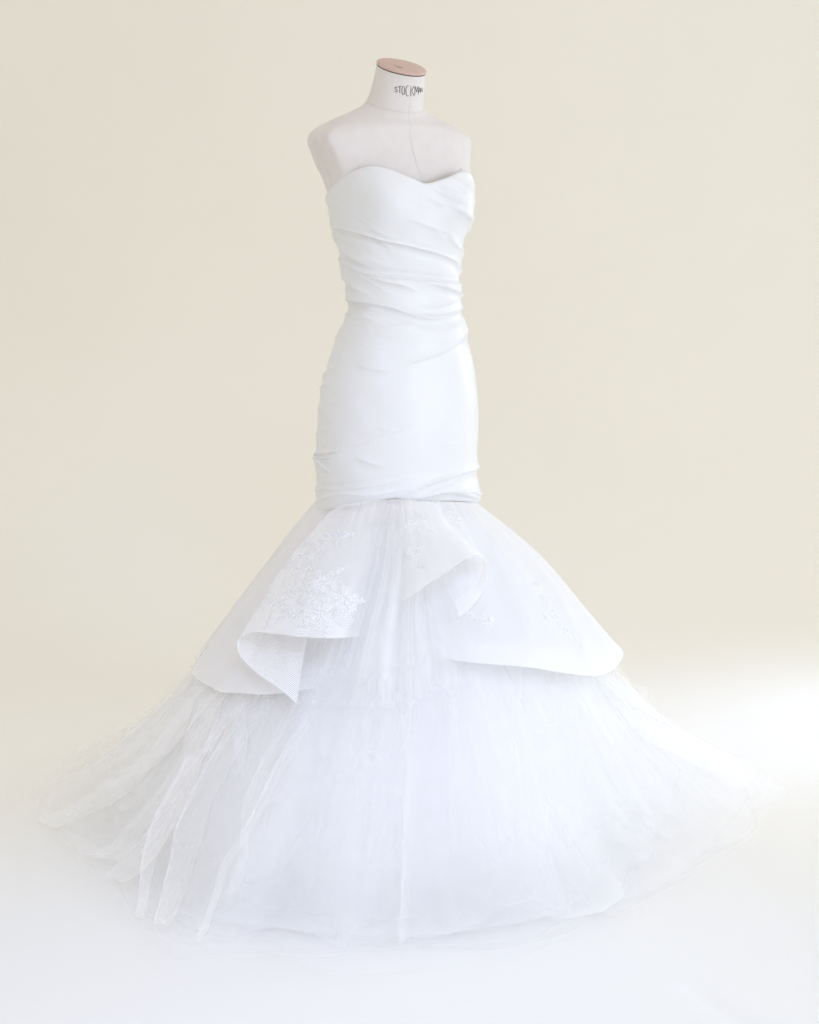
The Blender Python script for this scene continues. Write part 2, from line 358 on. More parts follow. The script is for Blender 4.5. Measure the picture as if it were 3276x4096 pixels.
STRIPS = [
    (2, [(-1.01, 0.4853), (-1.031, 0.5363), (-1.028, 0.5904), (-0.9967, 0.6665)],
     [(-0.9212, 0.4742), (-0.8766, 0.5443), (-0.8663, 0.6054), (-0.8595, 0.6515)]),
    (3, [(-0.8252, 0.6034), (-0.8972, 0.6485), (-0.8904, 0.6906), (-0.8835, 0.7757), (-0.8217, 0.8678), (-0.7531, 0.9249), (-0.6914, 0.974)],
     [(-0.8904, 0.5203), (-0.8217, 0.6134), (-0.784, 0.6906), (-0.7703, 0.7897), (-0.76, 0.8568), (-0.7154, 0.9129), (-0.657, 0.966)]),
    (1.6, [(-0.8046, 0.7146), (-0.7806, 0.7917), (-0.7257, 0.8458), (-0.6811, 0.9029), (-0.6296, 0.969)],
     [(-0.6914, 0.7036), (-0.657, 0.7607), (-0.6296, 0.8247), (-0.5953, 0.9049), (-0.5816, 0.9629)]),
    (2.4, [(-0.4477, 0.4843), (-0.4718, 0.5694), (-0.4855, 0.6465), (-0.4992, 0.7256), (-0.5267, 0.8197), (-0.5095, 0.8768), (-0.4889, 0.974)],
     [(-0.3997, 0.4813), (-0.4237, 0.5744), (-0.4443, 0.6515), (-0.4683, 0.7366), (-0.4958, 0.8217), (-0.4889, 0.8788), (-0.4683, 0.971)]),
    (2, [(-0.808, 0.4903), (-0.7291, 0.5494), (-0.6605, 0.6295)],
     [(-0.7188, 0.4803), (-0.6433, 0.5674), (-0.6124, 0.6295)]),
    (1.5, [(-1.295, 0.5073), (-1.408, 0.6074), (-1.463, 0.6936), (-1.477, 0.7657)],
     [(-1.168, 0.5033), (-1.079, 0.5994), (-1.12, 0.6725), (-1.319, 0.7426)]),
    (1.2, [(-1.257, 0.6124), (-1.281, 0.7106), (-1.384, 0.7917), (-1.429, 0.8508)],
     [(-1.069, 0.6034), (-1.12, 0.6906), (-1.203, 0.7647), (-1.302, 0.8428)]),
    (1.2, [(-1.306, 0.7687), (-1.378, 0.8538), (-1.426, 0.9169), (-1.432, 0.995)],
     [(-1.175, 0.7577), (-1.227, 0.8438), (-1.312, 0.9069), (-1.357, 0.979)]),
    (1.2, [(-1.031, 0.7456), (-1.062, 0.8438), (-1.072, 0.9189), (-1.137, 0.967)],
     [(-0.8972, 0.7346), (-0.9384, 0.8318), (-0.9452, 0.9039), (-1.079, 0.9549)]),
    (1.5, [(-0.9041, 0.7486), (-0.935, 0.8458), (-0.9555, 0.9129), (-0.9487, 0.9599)],
     [(-0.7874, 0.7426), (-0.7909, 0.8237), (-0.808, 0.8918), (-0.8492, 0.9429)]),
    (1.5, [(-0.5575, 0.6725), (-0.5198, 0.7416), (-0.4889, 0.8027), (-0.4855, 0.8778)],
     [(-0.5061, 0.6675), (-0.4786, 0.7466), (-0.458, 0.8077), (-0.458, 0.8648)]),
    (0.9, [(0.0223, 0.4853), (0.03259, 0.5624), (0.02573, 0.6825), (0.008578, 0.8538), (0.001716, 0.9599)],
     [(0.06004, 0.5053), (0.06347, 0.6024), (0.05318, 0.7236), (0.03259, 0.8708), (0.02573, 0.9569)]),
    (1.6, [(1.69, 0.5714), (1.724, 0.6605), (1.834, 0.7827), (2.108, 0.971)],
     [(1.381, 0.5454), (1.549, 0.6435), (1.707, 0.7536), (1.957, 0.8948)]),
    (1.4, [(1.498, 0.6595), (1.618, 0.7416), (1.927, 0.9149), (1.937, 1)],
     [(1.312, 0.6695), (1.453, 0.7516), (1.546, 0.8298), (1.649, 0.8959)]),
]
LACE = {
    'left': [
        ('flower', 0.3963, 0.6817, 26),
        ('flower', 0.2546, 0.8346, 26),
        ('flower', 0.2861, 0.7093, 22),
        ('flower', 0.2833, 0.6366, 15),
        ('flower', 0.4378, 0.7569, 20),
        ('flower', 0.1731, 0.7544, 24),
        ('flower', 0.3247, 0.6516, 14),
        ('flower', 0.3562, 0.4060, 16),
        ('flower', 0.3677, 0.3133, 18),
        ('net', 0.4893, 0.2581, 14),
        ('leaf', 0.3133, 0.2406, 13),
        ('leaf', 0.2332, 0.2857, 13),
        ('leaf', 0.2761, 0.3333, 12),
        ('leaf', 0.5422, 0.3734, 13),
        ('flower', 0.4263, 0.5013, 13),
        ('flower', 0.3591, 0.5464, 13),
        ('leaf', 0.3133, 0.5689, 12),
        ('leaf', 0.2418, 0.5664, 13),
        ('leaf', 0.2189, 0.5614, 10),
        ('leaf', 0.0916, 0.6366, 13),
        ('leaf', 0.0787, 0.6817, 13),
        ('flower', 0.0987, 0.7444, 14),
        ('net', 0.1631, 0.8772, 18),
        ('flower', 0.3062, 0.9373, 14),
        ('leaf', 0.2518, 0.9248, 15),
        ('leaf', 0.2160, 0.9449, 11),
        ('leaf', 0.4549, 0.9048, 12),
        ('leaf', 0.5422, 0.7368, 12),
        ('leaf', 0.5436, 0.5714, 13),
        ('net', 0.2260, 0.6541, 15),
        ('net', 0.3290, 0.7544, 14),
        ('net', 0.3863, 0.8446, 14),
        ('leaf', 0.3448, 0.8797, 14),
        ('leaf', 0.4092, 0.8922, 12),
        ('net', 0.5222, 0.7068, 13),
        ('flower', 0.2117, 0.8020, 15),
        ('leaf', 0.1431, 0.8421, 12),
        ('leaf', 0.1187, 0.7970, 12),
        ('net', 0.2375, 0.7343, 12),
        ('leaf', 0.4320, 0.3960, 12),
        ('leaf', 0.4893, 0.3810, 10),
    ],
    'center': [
        ('flower', 0.2690, 0.2907, 14),
        ('flower', 0.2647, 0.5614, 16),
        ('leaf', 0.3705, 0.1805, 11),
        ('leaf', 0.3777, 0.3910, 11),
        ('leaf', 0.2618, 0.7494, 11),
    ],
    'right': [
        ('leaf', 0.1617, 0.0802, 12),
        ('flower', 0.1917, 0.1053, 12),
        ('flower', 0.3805, 0.6015, 15),
        ('flower', 0.3891, 0.6942, 16),
        ('leaf', 0.3791, 0.5213, 12),
        ('flower', 0.4020, 0.7895, 14),
        ('leaf', 0.3605, 0.6917, 12),
        ('leaf', 0.4263, 0.8421, 12),
        ('leaf', 0.1803, 0.7268, 12),
        ('flower', 0.2103, 0.7268, 14),
    ],
}
LETTERS = [
    ('S', [(-0.6624, 0.3369), (-0.559, 0.338), (-0.6991, 0.3467), (-0.5923, 0.3479)]),
    ('T', [(-0.5256, 0.336), (-0.4122, 0.3371), (-0.569, 0.3495), (-0.4555, 0.3506)]),
    ('O', [(-0.3788, 0.3335), (-0.2754, 0.3344), (-0.4355, 0.3515), (-0.3321, 0.3525)]),
    ('C', [(-0.2187, 0.3323), (-0.1019, 0.3328), (-0.2821, 0.3536), (-0.1653, 0.3543)]),
    ('K', [(-0.01518, 0.3332), (0.145, 0.3335), (-0.07857, 0.3543), (0.07823, 0.3548)]),
    ('M', [(0.1616, 0.336), (0.3551, 0.3355), (0.1049, 0.3538), (0.2917, 0.3536)]),
    ('A', [(0.3518, 0.3401), (0.4952, 0.3394), (0.3118, 0.3518), (0.4485, 0.3513)]),
    ('N', [(0.5086, 0.341), (0.6454, 0.3401), (0.4719, 0.3497), (0.5987, 0.349)]),
]
FRONT_SEAM = [(-0.04587, 0.3305), (-0.03486, 0.2799), (0.005505, 0.18), (0.01651, 0.1422), (0.009174, 0.1099), (0.001835, 0.08419), (-0.001835, 0.06636)]
PLATE_SEAM = [(-1.877, 0.1808), (-1.558, 0.151), (-1.65, 0.1228), (-1.734, 0.09331), (-1.727, 0.0676), (-1.675, 0.05018)]

# ------------------------------------------------------------------ materials
def new_mat(name):
    m = bpy.data.materials.new(name)
    m.use_nodes = True
    nt = m.node_tree
    nt.nodes.clear()
    out = nt.nodes.new('ShaderNodeOutputMaterial')
    return m, nt, out


def N(nt, kind, **kw):
    n = nt.nodes.new(kind)
    for k, v in kw.items():
        if k.startswith('in_'):
            n.inputs[k[3:].replace('_', ' ')].default_value = v
        else:
            setattr(n, k, v)
    return n


def principled(name, color, rough=0.6, spec=0.3, sheen=0.0, noise=None, bump=None, vary=0.0):
    m, nt, out = new_mat(name)
    p = N(nt, 'ShaderNodeBsdfPrincipled')
    p.inputs['Base Color'].default_value = (*color, 1)
    p.inputs['Roughness'].default_value = rough
    p.inputs['Specular IOR Level'].default_value = spec
    p.inputs['Sheen Weight'].default_value = sheen
    p.inputs['Sheen Roughness'].default_value = 0.4
    nt.links.new(p.outputs[0], out.inputs[0])
    if noise or bump:
        tc = N(nt, 'ShaderNodeTexCoord')
    if noise:
        nz = N(nt, 'ShaderNodeTexNoise')
        nz.inputs['Scale'].default_value = noise
        nz.inputs['Detail'].default_value = 5
        nt.links.new(tc.outputs['Object'], nz.inputs['Vector'])
        mx = N(nt, 'ShaderNodeMix', data_type='RGBA')
        mx.inputs[6].default_value = (*[c * (1 - vary) for c in color], 1)
        mx.inputs[7].default_value = (*[min(1, c * (1 + vary)) for c in color], 1)
        nt.links.new(nz.outputs[0], mx.inputs[0])
        nt.links.new(mx.outputs[2], p.inputs['Base Color'])
    if bump:
        scale, strength, dist = bump
        nb = N(nt, 'ShaderNodeTexNoise')
        nb.inputs['Scale'].default_value = scale
        nb.inputs['Detail'].default_value = 3
        nt.links.new(tc.outputs['Object'], nb.inputs['Vector'])
        b = N(nt, 'ShaderNodeBump')
        b.inputs['Strength'].default_value = strength
        b.inputs['Distance'].default_value = dist
        nt.links.new(nb.outputs[0], b.inputs['Height'])
        nt.links.new(b.outputs[0], p.inputs['Normal'])
    return m


def sheer(name, alpha, color=(0.975, 0.975, 0.98), trans=0.2, grazing=True, rib=None, dens=False):
    """net fabric: share alpha of threads (a little denser seen edge-on), the rest holes.
    dens: multiplied by the cloth's own ply density, stored per vertex (gathers, hems)"""
    m, nt, out = new_mat(name)
    L = nt.links.new
    d = N(nt, 'ShaderNodeBsdfDiffuse'); d.inputs[0].default_value = (*color, 1)
    t = N(nt, 'ShaderNodeBsdfTranslucent'); t.inputs[0].default_value = (*color, 1)
    mx = N(nt, 'ShaderNodeMixShader'); mx.inputs[0].default_value = trans
    L(d.outputs[0], mx.inputs[1]); L(t.outputs[0], mx.inputs[2])
    hole = N(nt, 'ShaderNodeBsdfTransparent')
    fin = N(nt, 'ShaderNodeMixShader'); fin.inputs[0].default_value = alpha
    L(hole.outputs[0], fin.inputs[1]); L(mx.outputs[0], fin.inputs[2])
    fac = None

    def times(a, b_):
        if a is None:
            q = N(nt, 'ShaderNodeMath', operation='MULTIPLY', use_clamp=True)
            q.inputs[0].default_value = alpha; L(b_, q.inputs[1])
            return q.outputs[0]
        q = N(nt, 'ShaderNodeMath', operation='MULTIPLY', use_clamp=True)
        L(a, q.inputs[0]); L(b_, q.inputs[1])
        return q.outputs[0]
    if dens:
        at = N(nt, 'ShaderNodeAttribute'); at.attribute_name = 'ply'
        fac = times(fac, at.outputs['Fac'])
    if rib:
        uv = N(nt, 'ShaderNodeUVMap')
        sp = N(nt, 'ShaderNodeSeparateXYZ'); L(uv.outputs[0], sp.inputs[0])
        ml = N(nt, 'ShaderNodeMath', operation='MULTIPLY'); ml.inputs[1].default_value = rib
        L(sp.outputs[1], ml.inputs[0])
        sn = N(nt, 'ShaderNodeMath', operation='SINE'); L(ml.outputs[0], sn.inputs[0])
        m2 = N(nt, 'ShaderNodeMapRange')
        m2.inputs['From Min'].default_value = -1; m2.inputs['From Max'].default_value = 1
        m2.inputs['To Min'].default_value = 0.35; m2.inputs['To Max'].default_value = 1.35
        L(sn.outputs[0], m2.inputs['Value'])
        fac = times(fac, m2.outputs[0])
    if grazing:
        lw = N(nt, 'ShaderNodeLayerWeight'); lw.inputs[0].default_value = 0.35
        g = N(nt, 'ShaderNodeMapRange'); g.inputs['To Min'].default_value = 1.0; g.inputs['To Max'].default_value = 1.5
        L(lw.outputs['Facing'], g.inputs['Value'])
        fac = times(fac, g.outputs[0])
    if fac is not None:
        L(fac, fin.inputs[0])
    L(fin.outputs[0], out.inputs[0])
    return m


M = {}
def paper_mat():
    """sweep colour: white at the front floor, blending softly to cream towards the back and wall"""
    m, nt, out = new_mat('backdrop_two_tone')
    p = N(nt, 'ShaderNodeBsdfPrincipled'); p.inputs['Roughness'].default_value = 0.8
    p.inputs['Specular IOR Level'].default_value = 0.15
    tc = N(nt, 'ShaderNodeTexCoord')
    sp = N(nt, 'ShaderNodeSeparateXYZ'); nt.links.new(tc.outputs['Object'], sp.inputs[0])
    nz = N(nt, 'ShaderNodeTexNoise'); nz.inputs['Scale'].default_value = 1.3; nz.inputs['Detail'].default_value = 4
    nt.links.new(tc.outputs['Object'], nz.inputs['Vector'])
    ad = N(nt, 'ShaderNodeMath', operation='MULTIPLY_ADD'); ad.inputs[1].default_value = 0.5
    nt.links.new(nz.outputs[0], ad.inputs[0]); nt.links.new(sp.outputs[1], ad.inputs[2])
    mr = N(nt, 'ShaderNodeMapRange', interpolation_type='SMOOTHSTEP')
    mr.inputs['From Min'].default_value = -0.40; mr.inputs['From Max'].default_value = 0.45
    nt.links.new(ad.outputs[0], mr.inputs['Value'])
    mx = N(nt, 'ShaderNodeMix', data_type='RGBA')
    mx.inputs[6].default_value = (0.835, 0.835, 0.825, 1); mx.inputs[7].default_value = (0.875, 0.845, 0.770, 1)
    nt.links.new(mr.outputs[0], mx.inputs[0])
    n2 = N(nt, 'ShaderNodeTexNoise'); n2.inputs['Scale'].default_value = 0.9; n2.inputs['Detail'].default_value = 5
    nt.links.new(tc.outputs['Object'], n2.inputs['Vector'])
    m3 = N(nt, 'ShaderNodeMapRange'); m3.inputs['To Min'].default_value = 0.965; m3.inputs['To Max'].default_value = 1.03
    nt.links.new(n2.outputs[0], m3.inputs['Value'])
    vm = N(nt, 'ShaderNodeVectorMath', operation='SCALE')
    nt.links.new(mx.outputs[2], vm.inputs[0]); nt.links.new(m3.outputs[0], vm.inputs['Scale'])
    nt.links.new(vm.outputs[0], p.inputs['Base Color'])
    b = N(nt, 'ShaderNodeBump'); b.inputs['Strength'].default_value = 0.3; b.inputs['Distance'].default_value = 0.02
    nt.links.new(n2.outputs[0], b.inputs['Height']); nt.links.new(b.outputs[0], p.inputs['Normal'])
    nt.links.new(p.outputs[0], out.inputs[0])
    return m


M['paper'] = paper_mat()
M['satin'] = principled('ivory_satin', (0.765, 0.765, 0.77), 0.37, 0.42, 0.10, bump=(900, 0.05, 0.0005))
M['linen'] = principled('ecru_linen', (0.75, 0.71, 0.692), 0.9, 0.1, 0.1, noise=45, vary=0.045, bump=(1100, 0.4, 0.0008))
M['seam'] = principled('seam_tape', (0.72, 0.672, 0.655), 0.9, 0.1)
M['ink'] = principled('black_ink', (0.035, 0.04, 0.045), 0.7, 0.1, noise=220, vary=0.4)
M['groove'] = principled('dark_gap', (0.12, 0.10, 0.09), 0.9, 0.05)
M['steel'] = principled('steel', (0.45, 0.45, 0.46), 0.35, 0.5)
M['lace'] = principled('lace_thread', (0.95, 0.95, 0.957), 0.5, 0.3, 0.2)
M['lace_fill'] = sheer('lace_fill', 0.5, (0.955, 0.955, 0.96), 0.3, False)
M['lace_soft'] = sheer('lace_soft', 0.40, (0.96, 0.96, 0.965), 0.3, False)
M['tulle'] = sheer('soft_tulle', 0.26, dens=True)
M['tulle_thin'] = sheer('thin_tulle', 0.18, dens=True)
M['tulle_dense'] = sheer('dense_tulle', 0.46, dens=True)
M['strip'] = sheer('strip_tulle', 0.22)
M['strip_edge'] = sheer('strip_selvedge', 0.19)
M['drape'] = sheer('drape_tulle', 0.36, dens=True)
M['flounce'] = sheer('flounce_net', 0.56, (0.95, 0.95, 0.96), 0.3, dens=True)
M['under'] = sheer('under_net', 0.68, (0.965, 0.955, 0.96), 0.3)
M['braid'] = sheer('horsehair_braid', 0.55, (0.96, 0.96, 0.97), 0.3, False, rib=2 * math.pi * 13)
M['braid_wide'] = sheer('horsehair_braid_wide', 0.55, (0.96, 0.96, 0.97), 0.3, False, rib=2 * math.pi * 26)
M['braid_edge'] = sheer('hem_edge', 0.4, (0.95, 0.95, 0.96), 0.3, False)
M['lining'] = sheer('lining', 0.96, (0.95, 0.95, 0.96), 0.1, False, dens=True)


def wood_mat():
    m, nt, out = new_mat('turned_wood')
    p = N(nt, 'ShaderNodeBsdfPrincipled')
    p.inputs['Roughness'].default_value = 0.5
    p.inputs['Specular IOR Level'].default_value = 0.3
    tc = N(nt, 'ShaderNodeTexCoord')
    mp = N(nt, 'ShaderNodeMapping'); mp.inputs['Scale'].default_value = (18, 160, 60)
    mp.inputs['Rotation'].default_value = (0, 0, 0.5)
    nt.links.new(tc.outputs['Object'], mp.inputs[0])
    nz = N(nt, 'ShaderNodeTexNoise'); nz.inputs['Scale'].default_value = 1.0; nz.inputs['Detail'].default_value = 5
    nt.links.new(mp.outputs[0], nz.inputs['Vector'])
    cr = N(nt, 'ShaderNodeValToRGB')
    cr.color_ramp.elements[0].position = 0.3; cr.color_ramp.elements[0].color = (0.58, 0.41, 0.35, 1)
    cr.color_ramp.elements[1].position = 0.7; cr.color_ramp.elements[1].color = (0.66, 0.49, 0.43, 1)
    nt.links.new(nz.outputs[0], cr.inputs[0]); nt.links.new(cr.outputs[0], p.inputs['Base Color'])
    nt.links.new(p.outputs[0], out.inputs[0])
    return m


M['wood'] = wood_mat()

# ------------------------------------------------------------------ object helpers
def empty(name, loc, label, cat):
    o = bpy.data.objects.new(name, None)
    scene.collection.objects.link(o)
    o.location = loc
    o.empty_display_size = 0.1
    o['label'] = label; o['category'] = cat
    return o


def root_loc(p):
    v = Vector((0, 0, 0))
    while p is not None:
        v += p.location
        p = p.parent
    return np.array(v)


def obj(name, verts, faces, mat, parent=None, uvs=None, flat=False, mats=None, fmat=None, dens=None):
    verts = np.asarray(verts, float).reshape(-1, 3)
    if parent is not None:
        verts = verts - root_loc(parent)
    me = bpy.data.meshes.new(name)
    me.from_pydata(verts.tolist(), [], faces if isinstance(faces, list) else faces.tolist())
    for mm in (mats or [mat]):
        me.materials.append(mm)
    if fmat is not None:
        me.polygons.foreach_set('material_index', fmat)
    if not flat:
        me.polygons.foreach_set('use_smooth', [True] * len(me.polygons))
    if uvs is not None:
        lay = me.uv_layers.new(name='UVMap')
        li = np.zeros(len(me.loops), int); me.loops.foreach_get('vertex_index', li)
        lay.data.foreach_set('uv', np.asarray(uvs, float)[li].ravel())
    if dens is not None:
        at = me.attributes.new('ply', 'FLOAT', 'POINT')
        at.data.foreach_set('value', np.clip(np.asarray(dens, float).ravel(), 0, 4))
    me.update()
    o = bpy.data.objects.new(name, me)
    scene.collection.objects.link(o)
    if parent is not None:
        o.parent = parent
    return o


def quads(nu, nv, wrap=False):
    """faces of a grid of nu columns by nv rows (vertex index = i * nv + j)"""
    iu = np.arange(nu if wrap else nu - 1)
    i, j = np.meshgrid(iu, np.arange(nv - 1), indexing='ij')
    k = (i + 1) % nu
    return np.stack([i * nv + j, k * nv + j, k * nv + j + 1, i * nv + j + 1], -1).reshape(-1, 4)


def tube(points, r, sides=6, closed=False):
    P = np.asarray(points, float)
    n = len(P)
    T = np.gradient(P, axis=0)
    if closed:
        T = np.roll(P, -1, 0) - np.roll(P, 1, 0)
    T /= np.linalg.norm(T, axis=1)[:, None] + 1e-12
    ref = np.array([0.13, 0.31, 0.94])
    A = np.cross(T, ref); A /= np.linalg.norm(A, axis=1)[:, None] + 1e-12
    B = np.cross(T, A)
    ang = np.arange(sides) / sides * 2 * math.pi
    rr = np.broadcast_to(np.asarray(r, float), (n,))
    V = P[:, None] + rr[:, None, None] * (np.cos(ang)[None, :, None] * A[:, None] + np.sin(ang)[None, :, None] * B[:, None])
    F = []
    m = n if closed else n - 1
    for i in range(m):
        for s in range(sides):
            F.append((i * sides + s, i * sides + (s + 1) % sides, ((i + 1) % n) * sides + (s + 1) % sides, ((i + 1) % n) * sides + s))
    if not closed:
        F.append(tuple(range(sides))[::-1]); F.append(tuple((n - 1) * sides + s for s in range(sides)))
    return V.reshape(-1, 3), F


def box(c, sx, sy, sz):
    x, y, z = c
    V = [(x + a * sx, y + b * sy, z + d * sz) for a in (-.5, .5) for b in (-.5, .5) for d in (-.5, .5)]
    F = [(0, 1, 3, 2), (4, 6, 7, 5), (0, 4, 5, 1), (2, 3, 7, 6), (0, 2, 6, 4), (1, 5, 7, 3)]
    return V, F


def revolve(profile, cx, cyy, n=48):
    ang = np.arange(n) / n * 2 * math.pi
    pr = np.asarray(profile, float)
    V = np.stack([cx + pr[None, :, 0] * np.cos(ang)[:, None], cyy + pr[None, :, 0] * np.sin(ang)[:, None],
                  np.broadcast_to(pr[None, :, 1], (n, len(pr)))], -1)
    return V.reshape(-1, 3), quads(n, len(pr), True)


# ------------------------------------------------------------------ backdrop: one sweep of paper, floor to wall
def build_backdrop():
    prof = [(y, 0.0) for y in np.concatenate([np.linspace(-5.0, -1.3, 40, endpoint=False), np.linspace(-1.3, 0.95, 190)])]
    R = 1.25
    for a in np.linspace(0, math.pi / 2, 40)[1:]:
        prof.append((0.95 + R * math.sin(a), R * (1 - math.cos(a))))
    for z in np.linspace(R, 5.5, 40)[1:]:
        prof.append((0.95 + R, z))
    pr = np.array(prof)
    xs = np.concatenate([np.linspace(-6, -1.3, 40, endpoint=False), np.linspace(-1.3, 1.3, 210, endpoint=False), np.linspace(1.3, 6, 40)])
    X = np.broadcast_to(xs[:, None], (len(xs), len(pr))).copy()
    Y = np.broadcast_to(pr[None, :, 0], X.shape).copy()
    Z = np.broadcast_to(pr[None, :, 1], X.shape).copy()
    t = np.concatenate([[0], np.cumsum(np.hypot(np.diff(pr[:, 0]), np.diff(pr[:, 1])))])[None, :]
    # slack of the paper: long low waves, one shallow diagonal crease near the front right corner
    w = 0.004 * noise2(X * 1.3 + 20, t * 0.9 + 3, 4) + 0.002 * noise2(X * 3.1 + 40, t * 2.3 + 9, 5)
    w = w - 0.003
    keep = 1 - smooth(0.80, 0.55, np.hypot(X - X0, Y))
    w = w * keep
    # runs from (0.42, -0.70) forward and to the right
    dline = (X - 0.42) * 0.85 + (Y + 0.70) * 0.53
    along = (X - 0.42) * 0.53 - (Y + 0.70) * 0.85
    w = w - 0.0045 * np.exp(-(dline / 0.020)**2) * smooth(-0.03, 0.05, along)
    slope = smooth(0.95, 0.95 + R, Y)
    Z = Z + w * (1 - slope); Y = Y - w * slope
    V = np.stack([X, Y, Z], -1).reshape(-1, 3)
    o = obj('backdrop', V, quads(len(xs), len(pr)), M['paper'])
    o['kind'] = 'structure'
    o['label'] = 'seamless cream paper backdrop sweeping from wall to floor'
    return o


build_backdrop()

# ------------------------------------------------------------------ dress form
dress_form = empty('dress_form', (X0, 0.0, 0.0), 'ecru linen tailor bust with wooden neck cap and stencilled neck, wearing the gown', 'dress form')


def build_form():
    nphi = 320
    phi = np.linspace(-math.pi, math.pi, nphi, endpoint=False)
    t = np.linspace(0, RT[-1], 300)
    P, T = np.meshgrid(phi, t, indexing='ij')
    V = form(P, T)
    # soft chest relief: collar bones, slight hollow between
    n_lo = 60
    z_lo = np.linspace(0.60, 1.195, n_lo)
    PL, ZL = np.meshgrid(phi, z_lo, indexing='ij')
    lo = sheath(PL, ZL, 0.012)
    V = np.concatenate([lo, V], 1)
    F = quads(nphi, V.shape[1], True).tolist()
    V2 = V.reshape(-1, 3)
    F.append(tuple(i * V.shape[1] for i in range(nphi))[::-1])
    torso = obj('torso', V2, F, M['linen'], dress_form)

    def seam(name, pts, width, lift=0.0012, n=60):
        a = np.array(pts)
        s = np.linspace(0, 1, n)
        k = np.concatenate([[0], np.cumsum(np.hypot(np.diff(a[:, 0]) * .1, np.diff(a[:, 1])))]); k /= k[-1]
        ph = pchip(s, k, a[:, 0]); tt = pchip(s, k, a[:, 1])
        P0 = form(ph, tt, lift)
        D = np.gradient(P0, axis=0); D /= np.linalg.norm(D, axis=1)[:, None]
        O = P0 - np.array([X0, 0, 0]); O[:, 2] = 0; O /= np.linalg.norm(O, axis=1)[:, None]
        S = np.cross(D, O); S /= np.linalg.norm(S, axis=1)[:, None]
        cols = [P0 - S * width / 2 - O * 0.002, P0 - S * width / 2 * .7, P0 + S * width / 2 * .7, P0 + S * width / 2 - O * 0.002]
        return obj(name, np.stack(cols, 0).reshape(-1, 3), quads(4, n), M['seam'], torso)

    a = np.array(FRONT_SEAM)
    seam('front_seam', [(0.0, x[1]) for x in a if x[1] < 0.34][::-1], 0.0016, 0.0004)
    a = np.array(PLATE_SEAM)
    seam('arm_seam', [(-1.60, 0.165), (-1.60, 0.13), (-1.60, 0.09), (-1.60, 0.05)][::-1], 0.0020, 0.0006)
    seam('arm_seam', [(1.60, 0.165), (1.60, 0.13), (1.60, 0.09), (1.60, 0.05)][::-1], 0.0020, 0.0006)
    ph = np.linspace(-math.pi, math.pi, 160, endpoint=False)
    tn = np.interp(1.424, RINGS[:, 0], RT)
    ring = form(ph, 0 * ph + tn, 0.0004)
    v, f = tube(ring, 0.00055, 5, True)
    obj('neck_seam', v, f, M['seam'], torso)
    # neck cap: shadow gap, then a low turned wooden disc
    def disc_ring(grow, up):
        z = form(ph, 0 * ph + RT[-1], grow)
        nrm = FV * math.sin(math.radians(22)) + np.array([0, 0, 1]) * math.cos(math.radians(22))
        return z + nrm * up
    rings = [disc_ring(-0.004, -0.004), disc_ring(-0.002, 0.0), disc_ring(-0.002, 0.0022)]
    obj('neck_gap', np.stack(rings, 1).reshape(-1, 3), quads(160, 3, True), M['groove'], dress_form)
    rings = [disc_ring(-0.004, 0.0018), disc_ring(0.0006, 0.0020), disc_ring(0.0012, 0.0038), disc_ring(0.0008, 0.0062), disc_ring(-0.0015, 0.0080),
             disc_ring(-0.006, 0.0088), disc_ring(-0.02, 0.0096), disc_ring(-0.035, 0.0100), disc_ring(-0.048, 0.0101)]
    V = np.stack(rings, 1)
    F = quads(160, len(rings), True).tolist()
    F.append(tuple(i * len(rings) + len(rings) - 1 for i in range(160)))
    cap = obj('neck_cap', V.reshape(-1, 3), F, M['wood'], dress_form)
    # short check crack in the wood near its front left edge
    c0 = rings[5].mean(0)
    nrm = FV * math.sin(math.radians(22)) + np.array([0, 0, 1]) * math.cos(math.radians(22))
    ax = np.cross(nrm, FV); ax /= np.linalg.norm(ax); fx = np.cross(ax, nrm)
    side = -LV
    pts = [c0 + side * (0.012 + 0.013 * s) + fx * (0.028 - 0.016 * s + 0.005 * math.sin(4 * s)) * 1.0 + nrm * 0.0010 for s in np.linspace(0, 1, 12)]
    v, f = tube(pts, [0.0002 + 0.0004 * math.sin(math.pi * s) for s in np.linspace(0, 1, 12)], 4)
    obj('wood_crack', v, f, M['groove'], cap)

    # lettering: strokes in unit boxes, bent onto the neck
    G = {
        'S': [[(.95, .80), (.75, .97), (.35, 1.0), (.10, .84), (.12, .66), (.40, .54), (.68, .44), (.90, .30), (.86, .10), (.55, .0), (.22, .03), (.02, .2)]],
        'T': [[(0, 1), (1, 1)], [(.5, .93), (.5, 0)]],
        'O': [[(.5 + .5 * math.cos(a), .5 + .5 * math.sin(a)) for a in np.radians(np.linspace(100, 260, 14))],
              [(.5 + .5 * math.cos(a), .5 + .5 * math.sin(a)) for a in np.radians(np.linspace(80, -80, 14))]],
        'C': [[(.6 + .6 * math.cos(a), .5 + .5 * math.sin(a)) for a in np.radians(np.linspace(62, 298, 18))]],
        'K': [[(0, 1), (0, 0)], [(.95, 1), (.22, .50)], [(.34, .44), (1, 0)]],
        'M': [[(0, 0), (.06, 1)], [(.16, .98), (.47, .35)], [(.55, .40), (.86, 1)], [(.94, 1), (1, 0)]],
        'A': [[(0, 0), (.44, 1)], [(.56, 1), (1, 0)], [(.28, .32), (.72, .32)]],
        'N': [[(0, 0), (0, 1)], [(.08, .96), (.92, .04)], [(1, 0), (1, 1)]],
    }
    V, F = [], []
